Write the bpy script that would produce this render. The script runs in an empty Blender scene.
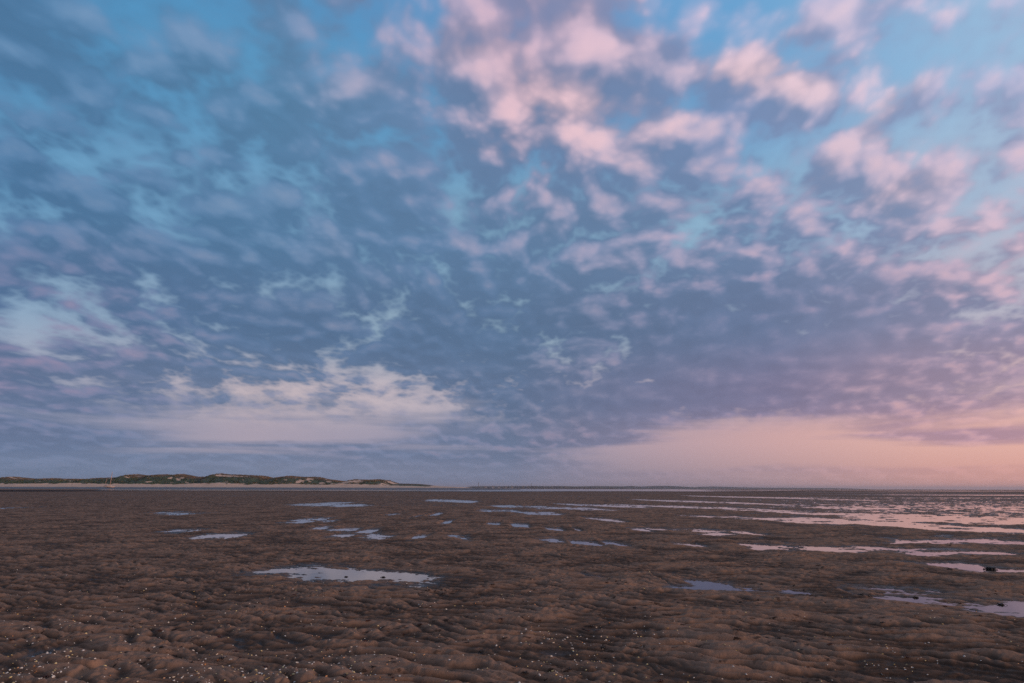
import bpy, bmesh, math, random
import numpy as np
from mathutils import Matrix, Vector

scene = bpy.context.scene
R = math.radians
random.seed(7)
rng = np.random.default_rng(11)

# ------------------------------------------------------------------ camera
EYE = 1.5
FPX = 683.0
PITCH, ROLL = R(12.13), R(0.14)
cam_d = bpy.data.cameras.new("camera")
cam = bpy.data.objects.new("camera", cam_d)
scene.collection.objects.link(cam)
cam_d.sensor_width = 36.0
cam_d.lens = 36.0 * FPX / 1024.0
cam_d.clip_start = 0.05
cam_d.clip_end = 200000.0
CAMR = Matrix.Rotation(math.pi / 2 + PITCH, 4, 'X') @ Matrix.Rotation(ROLL, 4, 'Z')
cam.matrix_world = Matrix.Translation((0, 0, EYE)) @ CAMR
scene.camera = cam
CR3 = np.array(CAMR.to_3x3())


def px_dir(px, py):
    """viewing direction of a photo pixel, used to survey where things stand"""
    v = CR3 @ np.array([(px - 512) / FPX, -(py - 341.5) / FPX, -1.0])
    return v / np.linalg.norm(v)


def px_ground(px, py, z=0.0):
    d = px_dir(px, py)
    t = (EYE - z) / -d[2]
    return d[0] * t, d[1] * t


def horizon_y(px):
    return 489.5 - (1024 - px) * 0.00245


# ------------------------------------------------------------------ world
SUN_EL, SUN_AZ = 8.0, 118.0        # azimuth measured to the right of the view
scene.view_settings.view_transform = 'Standard'
scene.view_settings.look = 'None'
scene.view_settings.exposure = 0.0
scene.view_settings.gamma = 1.0
scene.render.engine = 'CYCLES'
scene.cycles.use_denoising = False
scene.cycles.max_bounces = 6
scene.cycles.volume_bounces = 0

world = bpy.data.worlds.new("World")
scene.world = world
world.use_nodes = True
world.cycles.sampling_method = 'MANUAL'
world.cycles.sample_map_resolution = 512
wt = world.node_tree
wt.nodes.clear()


def lin(c):
    return tuple((v / 255 / 12.92) if v / 255 <= 0.04045 else ((v / 255 + 0.055) / 1.055) ** 2.4 for v in c)


class G:
    """small helper for building node graphs"""
    def __init__(s, tree):
        s.t = tree

    def n(s, typ, **kw):
        nd = s.t.nodes.new(typ)
        for k, v in kw.items():
            setattr(nd, k, v)
        return nd

    def put(s, sock, v):
        if isinstance(v, bpy.types.NodeSocket):
            s.t.links.new(v, sock)
        elif v is not None:
            try:
                sock.default_value = v
            except Exception:
                sock.default_value = tuple(v) + (1.0,)

    def m(s, op, a, b=None, c=None, clamp=False):
        nd = s.n('ShaderNodeMath', operation=op)
        nd.use_clamp = clamp
        for i, v in enumerate((a, b, c)):
            if v is not None:
                s.put(nd.inputs[i], v)
        return nd.outputs[0]

    def mr(s, v, a, b, c=0.0, d=1.0, smooth=False):
        nd = s.n('ShaderNodeMapRange')
        nd.interpolation_type = 'SMOOTHSTEP' if smooth else 'LINEAR'
        s.put(nd.inputs[0], v)
        for i, x in enumerate((a, b, c, d)):
            s.put(nd.inputs[i + 1], x)
        return nd.outputs[0]

    def mix(s, f, a, b, mode='MIX'):
        nd = s.n('ShaderNodeMix', data_type='RGBA', blend_type=mode)
        s.put(nd.inputs[0], f)
        s.put(nd.inputs[6], a if isinstance(a, bpy.types.NodeSocket) else tuple(a)[:3] + (1,))
        s.put(nd.inputs[7], b if isinstance(b, bpy.types.NodeSocket) else tuple(b)[:3] + (1,))
        return nd.outputs[2]

    def xyz(s, x, y, z=0.0):
        nd = s.n('ShaderNodeCombineXYZ')
        for i, v in enumerate((x, y, z)):
            s.put(nd.inputs[i], v)
        return nd.outputs[0]

    def sep(s, v):
        nd = s.n('ShaderNodeSeparateXYZ')
        s.put(nd.inputs[0], v)
        return nd.outputs

    def vm(s, op, a, b=None, scale=None):
        nd = s.n('ShaderNodeVectorMath', operation=op)
        s.put(nd.inputs[0], a)
        if b is not None:
            s.put(nd.inputs[1], b)
        if scale is not None:
            s.put(nd.inputs['Scale'], scale)
        return nd.outputs[0]

    def noise(s, vec, scale, detail=4, rough=0.5, dist=0.0, dim='3D', color=False, lac=2.0):
        nd = s.n('ShaderNodeTexNoise', noise_dimensions=dim)
        s.put(nd.inputs['Vector'], vec)
        s.put(nd.inputs['Scale'], scale)
        s.put(nd.inputs['Detail'], detail)
        s.put(nd.inputs['Roughness'], rough)
        s.put(nd.inputs['Lacunarity'], lac)
        s.put(nd.inputs['Distortion'], dist)
        return nd.outputs[1 if color else 0]

    def ramp(s, f, stops, interp='LINEAR'):
        nd = s.n('ShaderNodeValToRGB')
        cr = nd.color_ramp
        cr.interpolation = interp
        while len(cr.elements) > 1:
            cr.elements.remove(cr.elements[-1])
        cr.elements[0].position = stops[0][0]
        cr.elements[0].color = tuple(stops[0][1])[:3] + (1,)
        for p, c in stops[1:]:
            e = cr.elements.new(p)
            e.color = tuple(c)[:3] + (1,)
        s.put(nd.inputs[0], f)
        return nd.outputs[0]


# ---- tables of the sky, surveyed by eye: rows = height in the photo, columns = left to right
SX = [0, 256, 512, 768, 1024]
SY = [0, 120, 240, 330, 400, 440, 488]
CLEAR = [
    [(78, 138, 184), (82, 148, 196), (90, 150, 200), (108, 164, 210), (156, 192, 222)],
    [(90, 154, 196), (98, 160, 200), (92, 152, 196), (116, 166, 208), (164, 192, 218)],
    [(122, 165, 198), (126, 168, 200), (138, 178, 202), (150, 186, 210), (186, 196, 214)],
    [(148, 168, 190), (152, 174, 195), (150, 176, 194), (166, 178, 197), (202, 188, 197)],
    [(166, 168, 188), (200, 182, 186), (186, 178, 190), (200, 174, 182), (230, 186, 182)],
    [(118, 134, 164), (168, 158, 174), (150, 150, 172), (206, 166, 166), (240, 184, 164)],
    [(108, 128, 158), (110, 128, 156), (122, 130, 155), (180, 150, 155), (228, 164, 150)]]
SHADE = [
    [(80, 122, 162), (88, 128, 166), (134, 140, 176), (140, 154, 192), (156, 170, 204)],
    [(76, 120, 160), (84, 128, 164), (110, 134, 172), (120, 144, 184), (152, 164, 198)],
    [(76, 112, 152), (84, 122, 160), (96, 126, 162), (112, 134, 170), (142, 152, 184)],
    [(88, 112, 150), (84, 112, 148), (88, 114, 148), (102, 118, 152), (140, 136, 164)],
    [(98, 116, 150), (96, 118, 150), (92, 114, 147), (122, 120, 152), (172, 146, 164)],
    [(104, 122, 155), (112, 126, 156), (104, 120, 150), (150, 134, 158), (190, 146, 158)],
    [(108, 127, 157), (109, 127, 155), (118, 127, 154), (172, 146, 155), (222, 160, 150)]]
LIT = [
    [(108, 144, 180), (124, 152, 188), (220, 184, 198), (208, 192, 214), (208, 198, 216)],
    [(102, 140, 176), (130, 156, 188), (226, 190, 200), (238, 202, 206), (212, 188, 204)],
    [(104, 126, 162), (110, 140, 172), (164, 160, 186), (192, 172, 192), (210, 184, 198)],
    [(162, 136, 162), (124, 134, 162), (132, 142, 168), (170, 150, 176), (214, 176, 186)],
    [(138, 130, 160), (140, 140, 165), (160, 154, 172), (180, 152, 168), (222, 178, 178)],
    [(118, 128, 158), (130, 134, 160), (140, 135, 160), (198, 158, 166), (230, 174, 166)],
    [(112, 128, 158), (112, 128, 156), (125, 128, 154), (174, 146, 156), (220, 158, 152)]]

GX = [i * 64 for i in range(17)]
GY = [0, 45, 90, 135, 180, 225, 270, 315, 360, 400, 430, 460, 488]
COV = [
    [.75, .55, .45, .50, .65, .70, .75, .90, .95, .95, .35, .15, .15, .60, .40, .10, .15],
    [.85, .70, .35, .55, .55, .60, .65, .90, .40, .95, .95, .35, .20, .45, .20, .10, .15],
    [.65, .80, .50, .50, .60, .80, .80, .90, .65, .95, .85, .65, .85, .55, .20, .10, .35],
    [.50, .70, .65, .60, .80, .85, .80, .85, .95, .85, .80, .65, .70, .50, .60, .25, .15],
    [.85, .85, .85, .80, .85, .85, .65, .90, .90, .90, .80, .80, .85, .50, .75, .40, .25],
    [1.0, 1.0, 1.0, 1.0, 1.0, 1.0, .80, .95, 1.0, 1.0, .95, .85, .70, .80, .85, .60, .50],
    [1.0, 1.0, 1.0, 1.0, 1.0, .85, .80, .95, 1.0, .95, .85, .90, 1.0, .95, .95, .75, .60],
    [.45, .55, .85, 1.0, 1.1, 1.1, 1.1, 1.1, 1.1, 1.2, 1.1, 1.3, 1.5, 1.5, 1.3, 1.1, .90],
    [.95, .85, .80, .75, 1.0, 1.1, 1.1, 1.3, 1.3, 0.9, 1.5, 1.8, 1.9, 1.9, 1.7, 1.2, .70],
    [1.05, .95, .75, .50, .25, .05, .0, .35, 1.2, 1.7, 1.8, 1.8, 1.6, 1.4, 1.1, .70, .55],
    [1.0, .90, .65, .40, .20, .10, .05, .25, 1.1, 1.4, .90, .55, .50, .55, .70, .75, .70],
    [1.0, 1.0, .95, .90, .80, .75, .80, .90, .95, .75, .40, .20, .10, .10, .10, .10, .10],
    [1.0] * 17]
SUNLIT = [
    [.30, .20, .10, .10, .20, .30, .45, .60, .65, .80, .80, .50, .60, .70, .60, .40, .40],
    [.20, .10, .10, .10, .15, .20, .35, .75, .60, .65, .80, .60, .90, .70, .50, .40, .40],
    [.20, .20, .10, .20, .20, .50, .20, .50, .75, .55, .60, .60, 1.0, .80, .90, .50, .50],
    [.10, .10, .10, .10, .10, .30, .20, .30, .90, .60, .80, .40, .40, .50, 1.0, .50, .50],
    [.10, .10, .10, .10, .10, .20, .20, .20, .30, .40, .60, .50, .60, .60, .90, .80, .60],
    [.10, .30, .40, .20, .20, .20, .10, .20, .20, .30, .50, .70, .60, .60, .80, .80, .70],
    [.30, .20, .20, .40, .30, .20, .20, .20, .20, .20, .30, .50, .60, .60, .50, .60, .60],
    [.40, .30, .20, .20, .20, .20, .25, .10, .10, .10, .05, .10, .20, .20, .20, .30, .40],
    [.80, .80, .50, .20, .10, .10, .10, .05, .05, .25, .10, .15, .25, .45, .35, .30, .30],
    [.20, .20, .10, .10, .10, .20, .20, .05, .0, .0, .05, .15, .40, .30, .30, .30, .30],
    [.20] * 17, [.20] * 17, [.20] * 17]


def bilerp(X, Y, T, x, y):
    T = np.asarray(T, float)
    x = min(max(x, X[0]), X[-1]); y = min(max(y, Y[0]), Y[-1])
    i = min(np.searchsorted(X, x, 'right') - 1, len(X) - 2)
    j = min(np.searchsorted(Y, y, 'right') - 1, len(Y) - 2)
    fx = (x - X[i]) / (X[i + 1] - X[i]); fy = (y - Y[j]) / (Y[j + 1] - Y[j])
    return (T[j][i] * (1 - fx) + T[j][i + 1] * fx) * (1 - fy) + (T[j + 1][i] * (1 - fx) + T[j + 1][i + 1] * fx) * fy


def dir_px(az, el):
    d = np.array([math.sin(az) * math.cos(el), math.cos(az) * math.cos(el), math.sin(el)])
    c = CR3.T @ d
    return 512 + FPX * c[0] / -c[2], 341.5 - FPX * c[1] / -c[2]


g = G(wt)
tc = g.n('ShaderNodeTexCoord')
D = g.vm('NORMALIZE', tc.outputs['Generated'])
dx, dy, dz = g.sep(D)
az = g.m('ARCTAN2', dx, dy)                       # 0 ahead, + to the right
el = g.m('ARCSINE', dz)
AZ0 = R(52)
faz = g.mr(az, -AZ0, AZ0)                          # clamped at both ends


def table(X, Y, T, els, nst):
    v = None
    for k, e in enumerate(els):
        stops = []
        for q in range(nst):
            f = q / (nst - 1)
            a = -AZ0 + 2 * AZ0 * f
            px, py = dir_px(max(-R(44), min(R(44), a)), e)
            c = bilerp(X, Y, T, px, py)
            if np.ndim(c) == 0:
                c = (c, c, c)
            stops.append((f, c))
        r = g.ramp(faz, stops, 'LINEAR')
        v = r if v is None else g.mix(g.mr(el, els[k - 1], e, smooth=True), v, r)
    return v


def els_for(ys):
    return [math.asin(px_dir(512, y)[2]) for y in sorted(ys, reverse=True)]


linT = lambda T: [[lin(c) for c in row] for row in T]
els_c = els_for([0, 120, 240, 330, 400, 440, 487])
clear = table(SX, SY, linT(CLEAR), els_c, 11)
shade = table(SX, SY, linT(SHADE), els_c, 11)
lit_c = table(SX, SY, linT(LIT), els_c, 11)
packed = [[(COV[j][i], SUNLIT[j][i], 0.0) for i in range(17)] for j in range(13)]
cl = table(GX, GY, packed, els_for([-60, -20, 22] + GY[2:]), 31)
sc_ = g.n('ShaderNodeSeparateColor'); g.put(sc_.inputs[0], cl)
cov, sunlit = sc_.outputs[0], sc_.outputs[1]

# cloud deck: the view direction meets a high layer, so clouds shrink towards the horizon
den = g.m('ADD', g.m('MAXIMUM', dz, 0.0), 0.27)
PX = g.m('DIVIDE', dx, den)
PY = g.m('DIVIDE', dy, den)
# streets running away from the viewer, a little to the left of straight ahead
ca, sa = math.cos(R(12)), math.sin(R(12))
U = g.m('ADD', g.m('MULTIPLY', PX, ca), g.m('MULTIPLY', PY, -sa))
V = g.m('ADD', g.m('MULTIPLY', PX, sa), g.m('MULTIPLY', PY, ca))
P = g.xyz(U, g.m('MULTIPLY', V, 0.80), 0.0)
w1 = g.vm('SCALE', g.vm('SUBTRACT', g.noise(P, 2.2, 2, 0.5, color=True, dim='2D'), (0.5, 0.5, 0.5)), scale=0.09)
w2 = g.vm('SCALE', g.vm('SUBTRACT', g.noise(P, 9.0, 3, 0.6, color=True, dim='2D'), (0.5, 0.5, 0.5)), scale=0.020)
PW = g.vm('ADD', g.vm('ADD', P, w1), w2)


def cloudfield(vec, det, vdet):
    big = g.noise(vec, 4.0, det, 0.52, dim='2D')
    # rounded cumulus heads, small ones sitting on large ones
    vo = g.n('ShaderNodeTexVoronoi', feature='SMOOTH_F1', voronoi_dimensions='2D')
    g.put(vo.inputs['Vector'], vec); g.put(vo.inputs['Scale'], 10.0)
    vo.inputs['Smoothness'].default_value = 0.5
    vo.inputs['Detail'].default_value = vdet
    vo.inputs['Roughness'].default_value = 0.46
    vo.inputs['Lacunarity'].default_value = 2.3
    puff = g.m('SUBTRACT', 0.40, vo.outputs['Distance'])
    return g.m('ADD', g.m('MULTIPLY_ADD', g.m('SUBTRACT', big, 0.5), 0.80, 0.5), g.m('MULTIPLY', puff, 0.62))


sunp = Vector((math.sin(R(SUN_AZ)), math.cos(R(SUN_AZ))))
su = sunp.x * ca - sunp.y * sa
sv = (sunp.x * sa + sunp.y * ca) * 0.9
n0 = cloudfield(PW, 8, 2.0)
HEADS = [(440, 205, 60, 50, 0, .16, 0), (480, 66, 46, 36, 0, .30, 0.5), (548, 112, 56, 34, 12, .34, .5), (742, 88, 44, 32, 10, .42, .8), (806, 104, 20, 20, 0, .3, .5),
         (600, 40, 70, 50, 20, .2, .05), (652, 140, 38, 34, 0, .2, .2), (895, 108, 40, 16, -30, .36, .5), (845, 165, 46, 22, -35, .34, .4), (905, 195, 44, 16, -20, .26, .3),
         (358, 100, 40, 24, -15, .15, .35), (655, 8, 30, 26, 0, -.25, 0), (712, 40, 22, 30, 0, -.2, 0), (840, 20, 60, 14, -20, .2, .2),
         (110, 140, 70, 14, 35, -.14, 0), (20, 100, 46, 12, 30, -.10, 0),  (583, 372, 28, 18, 20, -.08, 0), (120, 325, 150, 16, 12, -.08, 0),
         (30, 330, 60, 12, 10, -.15, .3), (600, 85, 40, 30, 10, .2, -.2), (40, 50, 90, 30, 30, .15, -.2)]
head_d, head_l = 0.0, 0.0
PP = g.xyz(PX, PY)
for (hx, hy, hrx, hry, hrot, hd, hl_) in HEADS:
    def pl(x, y):
        v = px_dir(x, y); return np.array([v[0], v[1]]) / (max(v[2], 0) + 0.27)
    cr_, sr_ = math.cos(R(hrot)), math.sin(R(hrot))
    c0_ = pl(hx, hy)
    J = np.stack([(pl(hx + cr_ * 4, hy + sr_ * 4) - c0_) / 4 * hrx, (pl(hx - sr_ * 4, hy + cr_ * 4) - c0_) / 4 * hry], 1)
    Ji = np.linalg.inv(J)
    rel = g.vm('SUBTRACT', g.vm('ADD', PP, g.vm('SCALE', w1, scale=0.5)), (float(c0_[0]), float(c0_[1]), 0.0))
    d1 = g.n('ShaderNodeVectorMath', operation='DOT_PRODUCT'); g.put(d1.inputs[0], rel); d1.inputs[1].default_value = (Ji[0, 0], Ji[0, 1], 0)
    d2 = g.n('ShaderNodeVectorMath', operation='DOT_PRODUCT'); g.put(d2.inputs[0], rel); d2.inputs[1].default_value = (Ji[1, 0], Ji[1, 1], 0)
    q1, q2 = d1.outputs['Value'], d2.outputs['Value']
    rad = g.m('ADD', g.m('MULTIPLY', q1, q1), g.m('MULTIPLY', q2, q2))
    fall = g.mr(rad, 0.0, 2.4, 1.0, 0.0, smooth=True)
    head_d = g.m('MULTIPLY_ADD', fall, hd, head_d)
    if hl_:
        # the upper half of a head faces the low sun
        head_l = g.m('MULTIPLY_ADD', g.m('MULTIPLY', fall, g.mr(q2, -0.7, 0.8, 1.0, -0.35, smooth=True)), hl_, head_l)

n1 = cloudfield(g.vm('ADD', PW, (su * 0.03, sv * 0.03 - 0.035, 0.0)), 3, 1.0)
d0 = g.m('ADD', n0, g.m('MULTIPLY', g.m('SUBTRACT', cov, 0.11), 0.44))
d0 = g.m('ADD', d0, head_d)
alpha = g.m('ADD', g.m('MULTIPLY', g.mr(d0, 0.08, 0.50, smooth=True), 0.38), g.m('MULTIPLY', g.mr(d0, 0.34, 0.66, smooth=True), 0.62))
band = g.noise(g.xyz(g.m('MULTIPLY', az, 1.1), g.m('MULTIPLY', el, 16.0), 0.0), 1.9, 5, 0.5, 0.3, dim='2D')
veil = g.mr(g.m('ADD', g.m('MULTIPLY_ADD', g.m('SUBTRACT', band, 0.5), 1.7, 0.5), g.m('MULTIPLY', g.m('SUBTRACT', cov, 0.5), 0.75)), 0.26, 0.74, smooth=True)
lowf = g.mr(el, R(3.5), R(8.5), 1.0, 0.0, smooth=True)
alpha = g.m('ADD', g.m('MULTIPLY', alpha, g.m('SUBTRACT', 1.0, lowf)), g.m('MULTIPLY', veil, lowf))
alpha = g.m('MULTIPLY', alpha, g.mr(el, R(-0.5), R(2.5)))
slope = g.m('MULTIPLY', g.m('SUBTRACT', n0, n1), g.mr(cov, 1.0, 1.6, 1.0, 0.35))
lit = g.m('ADD', g.m('MULTIPLY', slope, 1.9), g.mr(g.noise(P, 1.6, 3, 0.5, dim='2D'), 0.35, 0.65, -0.12, 0.30))
lit = g.m('ADD', lit, g.m('MULTIPLY', g.m('SUBTRACT', sunlit, 0.42), 1.0))
lit = g.m('ADD', lit, head_l)
lit = g.m('ADD', lit, g.mr(alpha, 0.0, 1.0, 0.25, 0.0))
lit = g.mr(lit, -0.35, 1.25, smooth=True)
core = g.m('MULTIPLY_ADD', g.mr(slope, -0.16, 0.16, -1.0, 1.0), 0.09, g.mr(d0, 0.50, 0.95, 1.05, 0.97))
cc = g.mix(lit, shade, lit_c)
cc = g.vm('SCALE', cc, scale=core)
sky = g.mix(g.m('MULTIPLY', alpha, 0.96), clear, cc)
# the physical sky supplies part of the light above and behind the viewer
ns = g.n('ShaderNodeTexSky', sky_type='NISHITA')
ns.sun_disc = False
ns.sun_elevation = R(SUN_EL)
ns.sun_rotation = R(SUN_AZ)
ns.air_density = 1.2
ns.dust_density = 2.0
nis = g.mix(0.5, g.vm('SCALE', ns.outputs[0], scale=0.10), lin((150, 118, 122)))
nis = g.vm('SCALE', nis, scale=0.8)
beyond = g.mr(g.m('ABSOLUTE', az), R(46), R(80), 0.0, 0.7, smooth=True)
sky = g.mix(beyond, sky, nis)
bg = g.n('ShaderNodeBackground')
g.put(bg.inputs[0], sky)
bg.inputs[1].default_value = 1.0
out = g.n('ShaderNodeOutputWorld')
wt.links.new(bg.outputs[0], out.inputs[0])

# ------------------------------------------------------------------ sun
sun_d = bpy.data.lights.new("sun", 'SUN')
sun_d.energy = 1.5
sun_d.angle = R(10)
sun_d.color = (1.0, 0.64, 0.50)
sun = bpy.data.objects.new("sun", sun_d)
scene.collection.objects.link(sun)
sd = Vector((math.sin(R(SUN_AZ)) * math.cos(R(SUN_EL)), math.cos(R(SUN_AZ)) * math.cos(R(SUN_EL)), math.sin(R(SUN_EL))))
sun.rotation_euler = sd.to_track_quat('Z', 'Y').to_euler()
#--SETTING--

# ------------------------------------------------------------------ helpers
def link(o, parent=None):
    scene.collection.objects.link(o)
    if parent is not None:
        o.parent = parent
    return o


def obj(name, me, mat=None, parent=None):
    o = bpy.data.objects.new(name, me)
    if mat is not None and len(me.materials) == 0:
        me.materials.append(mat)
    return link(o, parent)


def tag(o, label=None, cat=None, group=None, kind=None):
    if label: o['label'] = label
    if cat: o['category'] = cat
    if group: o['group'] = group
    if kind: o['kind'] = kind
    return o


def mesh_from(name, V, F, smooth=False):
    """V (n,3) array, F (m,k) array of quads or triangles"""
    me = bpy.data.meshes.new(name)
    V = np.asarray(V, dtype=np.float32); F = np.asarray(F, dtype=np.int32)
    me.vertices.add(len(V)); me.vertices.foreach_set('co', V.ravel())
    m, k = F.shape
    me.loops.add(m * k); me.loops.foreach_set('vertex_index', F.ravel())
    me.polygons.add(m)
    me.polygons.foreach_set('loop_start', np.arange(0, m * k, k, dtype=np.int32))
    me.polygons.foreach_set('loop_total', np.full(m, k, dtype=np.int32))
    if smooth:
        me.polygons.foreach_set('use_smooth', np.ones(m, dtype=bool))
    me.update(calc_edges=True)
    return me


def grid_faces(nr, nc, wrap=False):
    r = np.arange(nr - 1)[:, None]
    c = np.arange(nc if wrap else nc - 1)[None, :]
    c2 = (c + 1) % nc
    return np.stack([r * nc + c, r * nc + c2, (r + 1) * nc + c2, (r + 1) * nc + c], -1).reshape(-1, 4)


_perm = np.random.default_rng(3).permutation(4096)
_ang = np.random.default_rng(4).random(4096) * 2 * np.pi
_gx, _gy = np.cos(_ang), np.sin(_ang)


def perlin(x, y, seed=0):
    xi = np.floor(x); yi = np.floor(y)
    fx = x - xi; fy = y - yi
    xi = xi.astype(np.int64); yi = yi.astype(np.int64)
    u = fx * fx * fx * (fx * (fx * 6 - 15) + 10)
    v = fy * fy * fy * (fy * (fy * 6 - 15) + 10)

    def gr(ix, iy, ax, ay):
        h = _perm[(_perm[(ix + seed * 131) & 4095] + iy) & 4095]
        return _gx[h] * ax + _gy[h] * ay
    a = gr(xi, yi, fx, fy); b = gr(xi + 1, yi, fx - 1, fy)
    c = gr(xi, yi + 1, fx, fy - 1); d = gr(xi + 1, yi + 1, fx - 1, fy - 1)
    return ((a + (b - a) * u) * (1 - v) + (c + (d - c) * u) * v) * 1.45


def fbm(x, y, o=4, seed=0, rough=0.5):
    t = 0; a = 1; s = 0
    for i in range(o):
        t = t + a * perlin(x * 2 ** i, y * 2 ** i, seed + i); s += a; a *= rough
    return t / s


def sstep(a, b, x):
    t = np.clip((x - a) / (b - a), 0, 1)
    return t * t * (3 - 2 * t)


# ------------------------------------------------------------------ the tidal flat
# shallow pools, surveyed: start and end of each in the photo, half height, start offset
POOLS = [
    (268, 570, 330, 574, 2.0, 1.0), (300, 572, 385, 577, 3.9, 1.0), (345, 576, 424, 578.5, 4.1, 1.0),
    (202, 536, 238, 537, 1.8, 1.0), (178, 530, 200, 531, 1.0, .6), (150, 513, 200, 514, .8, .5),
    (2, 504, 60, 502, 1.3, .9), (0, 508, 30, 508, .7, .5),
    (296, 520, 312, 522, 1.3, .8), (314, 519, 335, 521, .8, .6), (318, 527, 330, 528, 1.2, .8), (334, 529, 352, 531, 1.2, .8),
    (358, 532, 372, 532, 1.2, .9), (366, 536, 388, 538, 1.6, 1.0), (332, 536, 350, 536, .9, .7),
    (390, 514, 402, 514, .9, .8), (415, 516, 425, 515, 1.2, .8), (430, 515, 442, 514, 1.2, .8), (443, 522, 452, 522, 1.2, .9),
    (414, 537, 426, 537, 1.6, 1.0), (452, 535, 470, 539, .9, .7), (488, 524, 500, 524, 1.2, .9),
    (300, 504, 360, 506, .8, .6), (320, 503, 350, 503, .6, .6),
    (430, 500, 475, 502, .7, .6), (500, 506, 610, 510, 1.0, .9), (512, 512, 560, 514, 1.2, 1.0), (480, 510, 520, 512, 1.0, .9),
    (512, 525, 528, 526, 1.6, .9), (545, 528, 560, 529, 1.0, .7), (574, 529, 580, 530, 1.0, .8),
    (572, 542, 600, 545, 1.6, .9), (606, 543, 630, 546, 1.8, 1.1), (540, 541, 560, 541, .9, .7),
    (628, 529, 650, 531, 1.4, 1.0), (650, 529, 728, 534, 1.7, 1.1), (690, 529, 760, 534, 1.4, 1.0),
    (620, 505, 770, 510, 1.0, .9), (640, 500, 770, 504, .9, .8), (560, 504, 640, 507, .8, .7), (690, 496, 830, 499, .8, .9),
    (585, 518, 620, 521, 1.0, .8), (612, 521, 628, 522, .9, .8),
    (690, 516, 790, 520, 1.0, .9), (735, 518, 860, 523, 1.4, 1.1), (760, 519.5, 900, 524, 2.4, 1.2), (840, 522, 1060, 533, 5.0, 1.6), (870, 519, 1050, 523, 1.6, .9),
    (790, 513, 960, 517, 1.0, .9), (940, 517, 1060, 520, 1.0, .9), (820, 508, 880, 508, .7, .8), (990, 509, 1050, 511, .8, .8),
    (748, 545, 780, 548, 1.8, 1.1), (775, 547, 820, 550, 1.6, 1.0), (800, 547, 870, 551, 2.8, 1.2), (860, 550, 920, 553, 2.4, 1.1), (900, 551, 1000, 553, 1.5, .9),
    (920, 541, 1060, 545, 1.4, .9), (960, 540, 1050, 543, 1.2, .8), (900, 543, 960, 543, .8, .8),
    (912, 565, 960, 570, 1.6, 1.0), (945, 568, 1060, 573, 3.2, 1.3),
    (655, 578, 672, 586, 1.3, .9), (676, 587, 760, 590, 1.4, .8), (694, 584, 735, 588, 3.0, 1.0), (680, 545, 700, 546, 1.2, .8),
    (775, 589, 800, 591, 1.2, .7), (850, 593, 880, 598, 1.4, .8), (880, 595, 960, 602, 5.0, 1.3), (930, 600, 1060, 611, 6.0, 1.4), (930, 592, 950, 594, 1.4, .8),
    (584, 576, 610, 578, .9, .7), (985, 487.9+3.6, 1030, 491.6, .4, .8),
    (38, 655, 48, 656, 2, .25), (80, 678, 96, 675, 2.5, .25),
    (750, 548, 768, 546, 1.1, .8), (868, 548, 905, 549, 1.1, .8), (1000, 604, 1060, 606, 3, 1),
]
PW_ = []
for (x0, y0, x1, y1, b, s) in POOLS:
    b = b * (0.8 if y1 > 525 else 0.9)
    X0, Y0 = px_ground(x0, y0); X1, Y1 = px_ground(x1, y1)
    ym = (y0 + y1) / 2; xm = (x0 + x1) / 2
    Ta = px_ground(xm, ym - b)[1] - px_ground(xm, ym)[1]
    Tb = px_ground(xm, ym)[1] - px_ground(xm, ym + b)[1]
    PW_.append((X0, Y0, X1, Y1, 0.5 * (Ta + Tb), s))


def pool_mask(X, Y):
    """1 in the middle of a pool, 0 at its shore and below 0 outside"""
    best = np.full(X.shape, -1.0)
    for (X0, Y0, X1, Y1, T, s) in PW_:
        L = abs(X1 - X0)
        xa, xb = min(X0, X1), max(X0, X1)
        Ymn, Ymx = min(Y0, Y1) - 6 * T - 1, max(Y0, Y1) + 6 * T + 1
        sel = (X > xa - L) & (X < xb + L) & (Y > Ymn) & (Y < Ymx)
        if not sel.any():
            continue
        x = X[sel]; y = Y[sel]
        t = (x - X0) / (X1 - X0)
        yl = Y0 + (Y1 - Y0) * np.clip(t, -0.2, 1.2)
        e = np.maximum(0, np.abs(t - 0.5) - 0.34) / 0.16
        q = np.sqrt(((y - yl) / (1.15 * T)) ** 2 + e ** 2)
        q = q * np.where(y < yl, 1.0, 1.0)
        reach = 1.0 + 1.1 / np.clip(T, 0.25, 3.0)       # gentle shores round small pools
        m = np.where(q < 1, (1 - q ** 2) * s, -(q - 1) / reach)
        m = np.clip(m, -1, 1)
        b = best[sel]
        best[sel] = np.maximum(b, m)
    return best


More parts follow.
